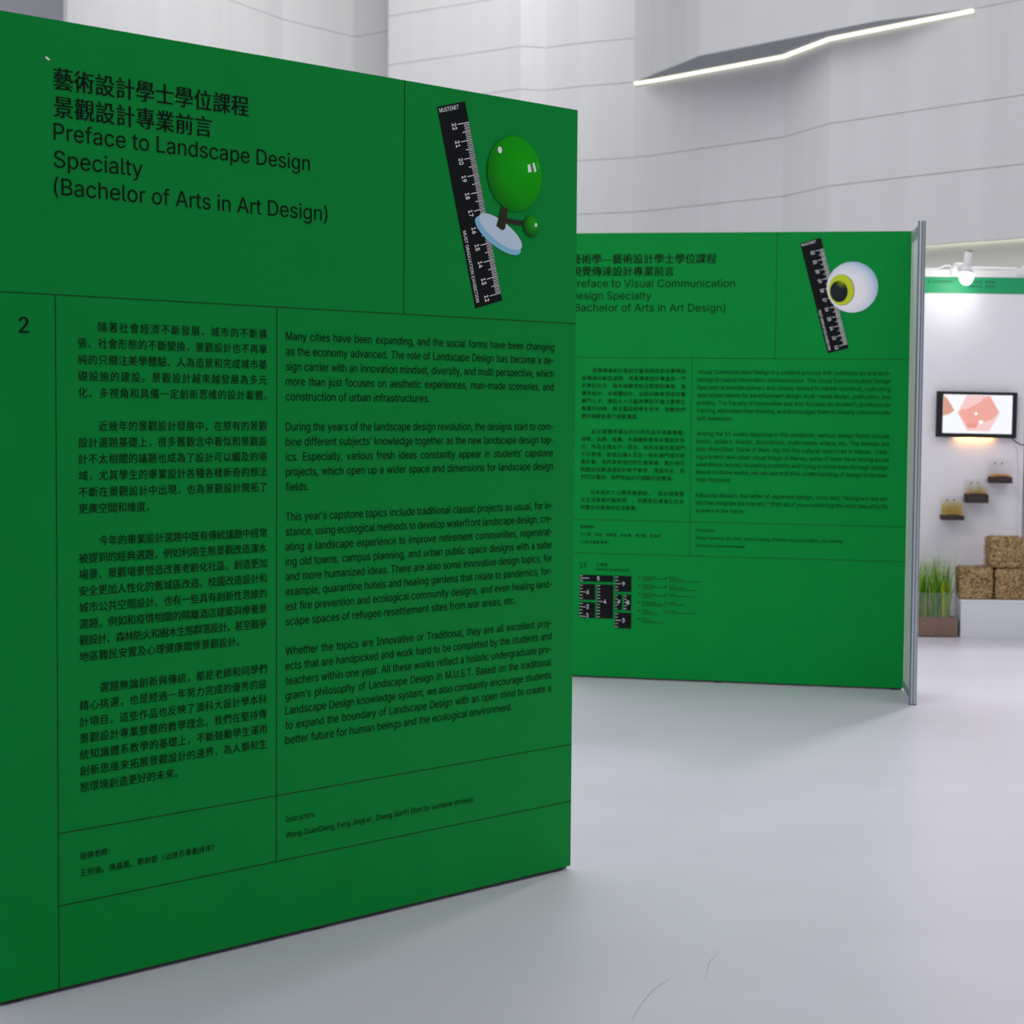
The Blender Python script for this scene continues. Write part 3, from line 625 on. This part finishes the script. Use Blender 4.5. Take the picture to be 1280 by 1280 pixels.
# straw bales
T = [mat('straw_%s' % n, c_, .85, spec=.15, noise_amt=.18, noise_scale=(50, 50, 50)) for n, c_ in (('tan', (176, 146, 100)), ('light', (206, 180, 132)), ('dark', (128, 98, 60)))]
TW = mat('twine', (120, 92, 56), .9)
def bale(x, y, z, sx_, sy_, sz_, label, seed, rz=0):
    r = tag(empty('straw_bale', (x, y, z), rz), label, 'straw bale', 'small straw bales on the platform'); rnd = random.Random(seed)
    bm = bmesh.new(); add_box(bm, (-sx_ / 2, -sy_ / 2, 0), (sx_ / 2, sy_ / 2, sz_))
    bmesh.ops.recalc_face_normals(bm, faces=bm.faces); bmesh.ops.bevel(bm, geom=bm.edges[:], offset=.022, segments=3, affect='EDGES', profile=.5)
    bmesh.ops.triangulate(bm, faces=bm.faces); bmesh.ops.subdivide_edges(bm, edges=bm.edges, cuts=5, use_grid_fill=True)
    bm.normal_update()
    for v in bm.verts:
        if v.co.z > .004:
            k = noise.noise(v.co * 38 + Vector((seed * 5, 0, 0))) * .007 + noise.noise(v.co * 90) * .004
            tw = min(abs(v.co.z - sz_ * .62), 1)
            k -= .006 * math.exp(-(tw / .008) ** 2)
            v.co += v.normal * (k - .009)
            if v.co.z < .001: v.co.z = .001
    from_bm(bm, 'bale_body', T[0], r, smooth=True)
    bm = bmesh.new()
    for i in range(1100):
        f = rnd.choice('fffftlr'); L = rnd.uniform(.015, .055); a = rnd.gauss(0, .9) if rnd.random() < .6 else rnd.uniform(0, 3.14); wv = rnd.uniform(.0014, .0032)
        u, v_ = rnd.uniform(-.46, .46), rnd.uniform(.04, .96); pr = rnd.uniform(.002, .009)
        if f == 'f': o, e1, e2, n = Vector((u * sx_, -sy_ / 2 + .006, v_ * sz_)), Vector((1, 0, 0)), Vector((0, 0, 1)), Vector((0, -1, 0))
        elif f == 't': o, e1, e2, n = Vector((u * sx_, (v_ - .5) * sy_, sz_)), Vector((1, 0, 0)), Vector((0, 1, 0)), Vector((0, 0, 1))
        elif f == 'l': o, e1, e2, n = Vector((-sx_ / 2, u * sy_, v_ * sz_)), Vector((0, 1, 0)), Vector((0, 0, 1)), Vector((-1, 0, 0))
        else: o, e1, e2, n = Vector((sx_ / 2, u * sy_, v_ * sz_)), Vector((0, 1, 0)), Vector((0, 0, 1)), Vector((1, 0, 0))
        dr = e1 * math.cos(a) + e2 * math.sin(a); sd = n.cross(dr)
        pts = [o - dr * L / 2 + n * .001, o + n * pr, o + dr * L / 2 + n * rnd.uniform(-.002, .008)]
        kx, ky = sx_ / 2 - .001, sy_ / 2 + .006
        pts = [Vector((min(kx, max(-kx, q.x)), min(ky, max(-ky, q.y)), min(sz_ - .001, max(q.z, .003)))) for q in pts]
        vv = [(bm.verts.new(q - sd * wv), bm.verts.new(q + sd * wv)) for q in pts]; mi = rnd.choice((0, 0, 1, 1, 2))
        for p_, q_ in zip(vv, vv[1:]):
            fc = bm.faces.new((p_[0], p_[1], q_[1], q_[0])); fc.material_index = mi
    tag(from_bm(bm, 'loose_straw', T, r), kind='stuff')
    for zz in (.62,):
        k = -.004; e = [(-sx_ / 2 - k, -sy_ / 2 - k), (sx_ / 2 + k, -sy_ / 2 - k), (sx_ / 2 + k, sy_ / 2 + k), (-sx_ / 2 - k, sy_ / 2 + k), (-sx_ / 2 - k, -sy_ / 2 - k)]
        tube('twine', [(a, b, sz_ * zz) for a, b in e], .0022, TW, r, 5)
    return r
bale(2.285, 12.985, .255, .232, .23, .222, 'straw bale standing alone beside the grass planter', 1)
bale(2.525, 12.985, .255, .236, .23, .216, 'lower straw bale of the stack of two', 2)
bale(2.488, 12.985, .472, .242, .22, .212, 'upper straw bale resting on the stack of two', 3, .03)

# clip-on spotlight over the booth header
WL = mat('white_lamp_plastic', (232, 232, 232), .4)
sp = tag(empty('spotlight', (2.236, YW - .01, 2.51)), 'lit white clip on spotlight above the green booth header', 'spotlight')
box('clamp', (-.095, -.035, -.050), (-.045, .045, .012), WL, sp, .008)
tube('arm', smooth_path([(-.07, -.01, .005), (-.075, -.09, .026), (-.066, -.20, .018), (-.035, -.28, .000)]), .016, WL, sp, 10)
tube('lamp_neck', [(-.018, -.283, .106), (-.019, -.284, .098), (-.027, -.288, .016), (-.029, -.290, -.030)], [.024, .027, .027, .029], WL, sp, 16)
tube('lamp_shade', [(-.028, -.288, .000), (-.031, -.291, -.022), (-.034, -.294, -.046)], [.029, .041, .050], WL, sp, 20)
bm = bmesh.new(); bmesh.ops.create_uvsphere(bm, u_segments=20, v_segments=12, radius=.049)
for v in bm.verts: v.co.z *= 1.15
from_bm(bm, 'lamp_bulb', mat('lit_bulb', (255, 255, 250), .4, emit=9), sp, (-.035, -.296, -.068), True)
tube('lamp_joint', [(-.085, -.262, -.004), (-.072, -.270, -.006), (-.050, -.280, -.008), (-.028, -.287, -.010)], [.022, .034, .034, .024], WL, sp, 14)
l = bpy.data.lights.new('spotlight_beam', 'SPOT'); l.energy = 3.6; l.spot_size = 2.7; l.spot_blend = 1.0; l.shadow_soft_size = .05; l.color = (1, .98, .93)
lo = bpy.data.objects.new('spotlight_beam', l); C.objects.link(lo); lo.parent = sp; lo.location = (-.045, -.300, -.135); lo.rotation_euler = Vector((-.12, .30, .02)).to_track_quat('-Z', 'Y').to_euler()
cable('cable', smooth_path([(1.96, YW, 2.516), (2.05, YW, 2.517), (2.10, YW - .01, 2.535), (2.135, YW - .015, 2.535), (2.155, YW - .02, 2.505)]), .006, WL, 'white lamp cable lying on the booth wall left of the spotlight')
cable('cable_tube', smooth_path([(2.275, YW + .005, 2.522), (2.4, YW + .005, 2.522), (2.56, YW + .005, 2.518), (2.60, YW + .005, 2.52)]), .012, WL, 'white tube lying along the booth top right of the spotlight')
cl = tag(empty('lamp_clamp', (2.64, YW, 2.51)), 'white lamp clamp gripping the booth top at the right', 'clamp')
box('clamp_jaw', (-.035, -.03, -.035), (.035, .035, .016), WL, cl, .008); tube('clamp_arm', [(0, 0, .01), (.03, -.02, .035), (.09, -.03, .03)], .012, WL, cl)
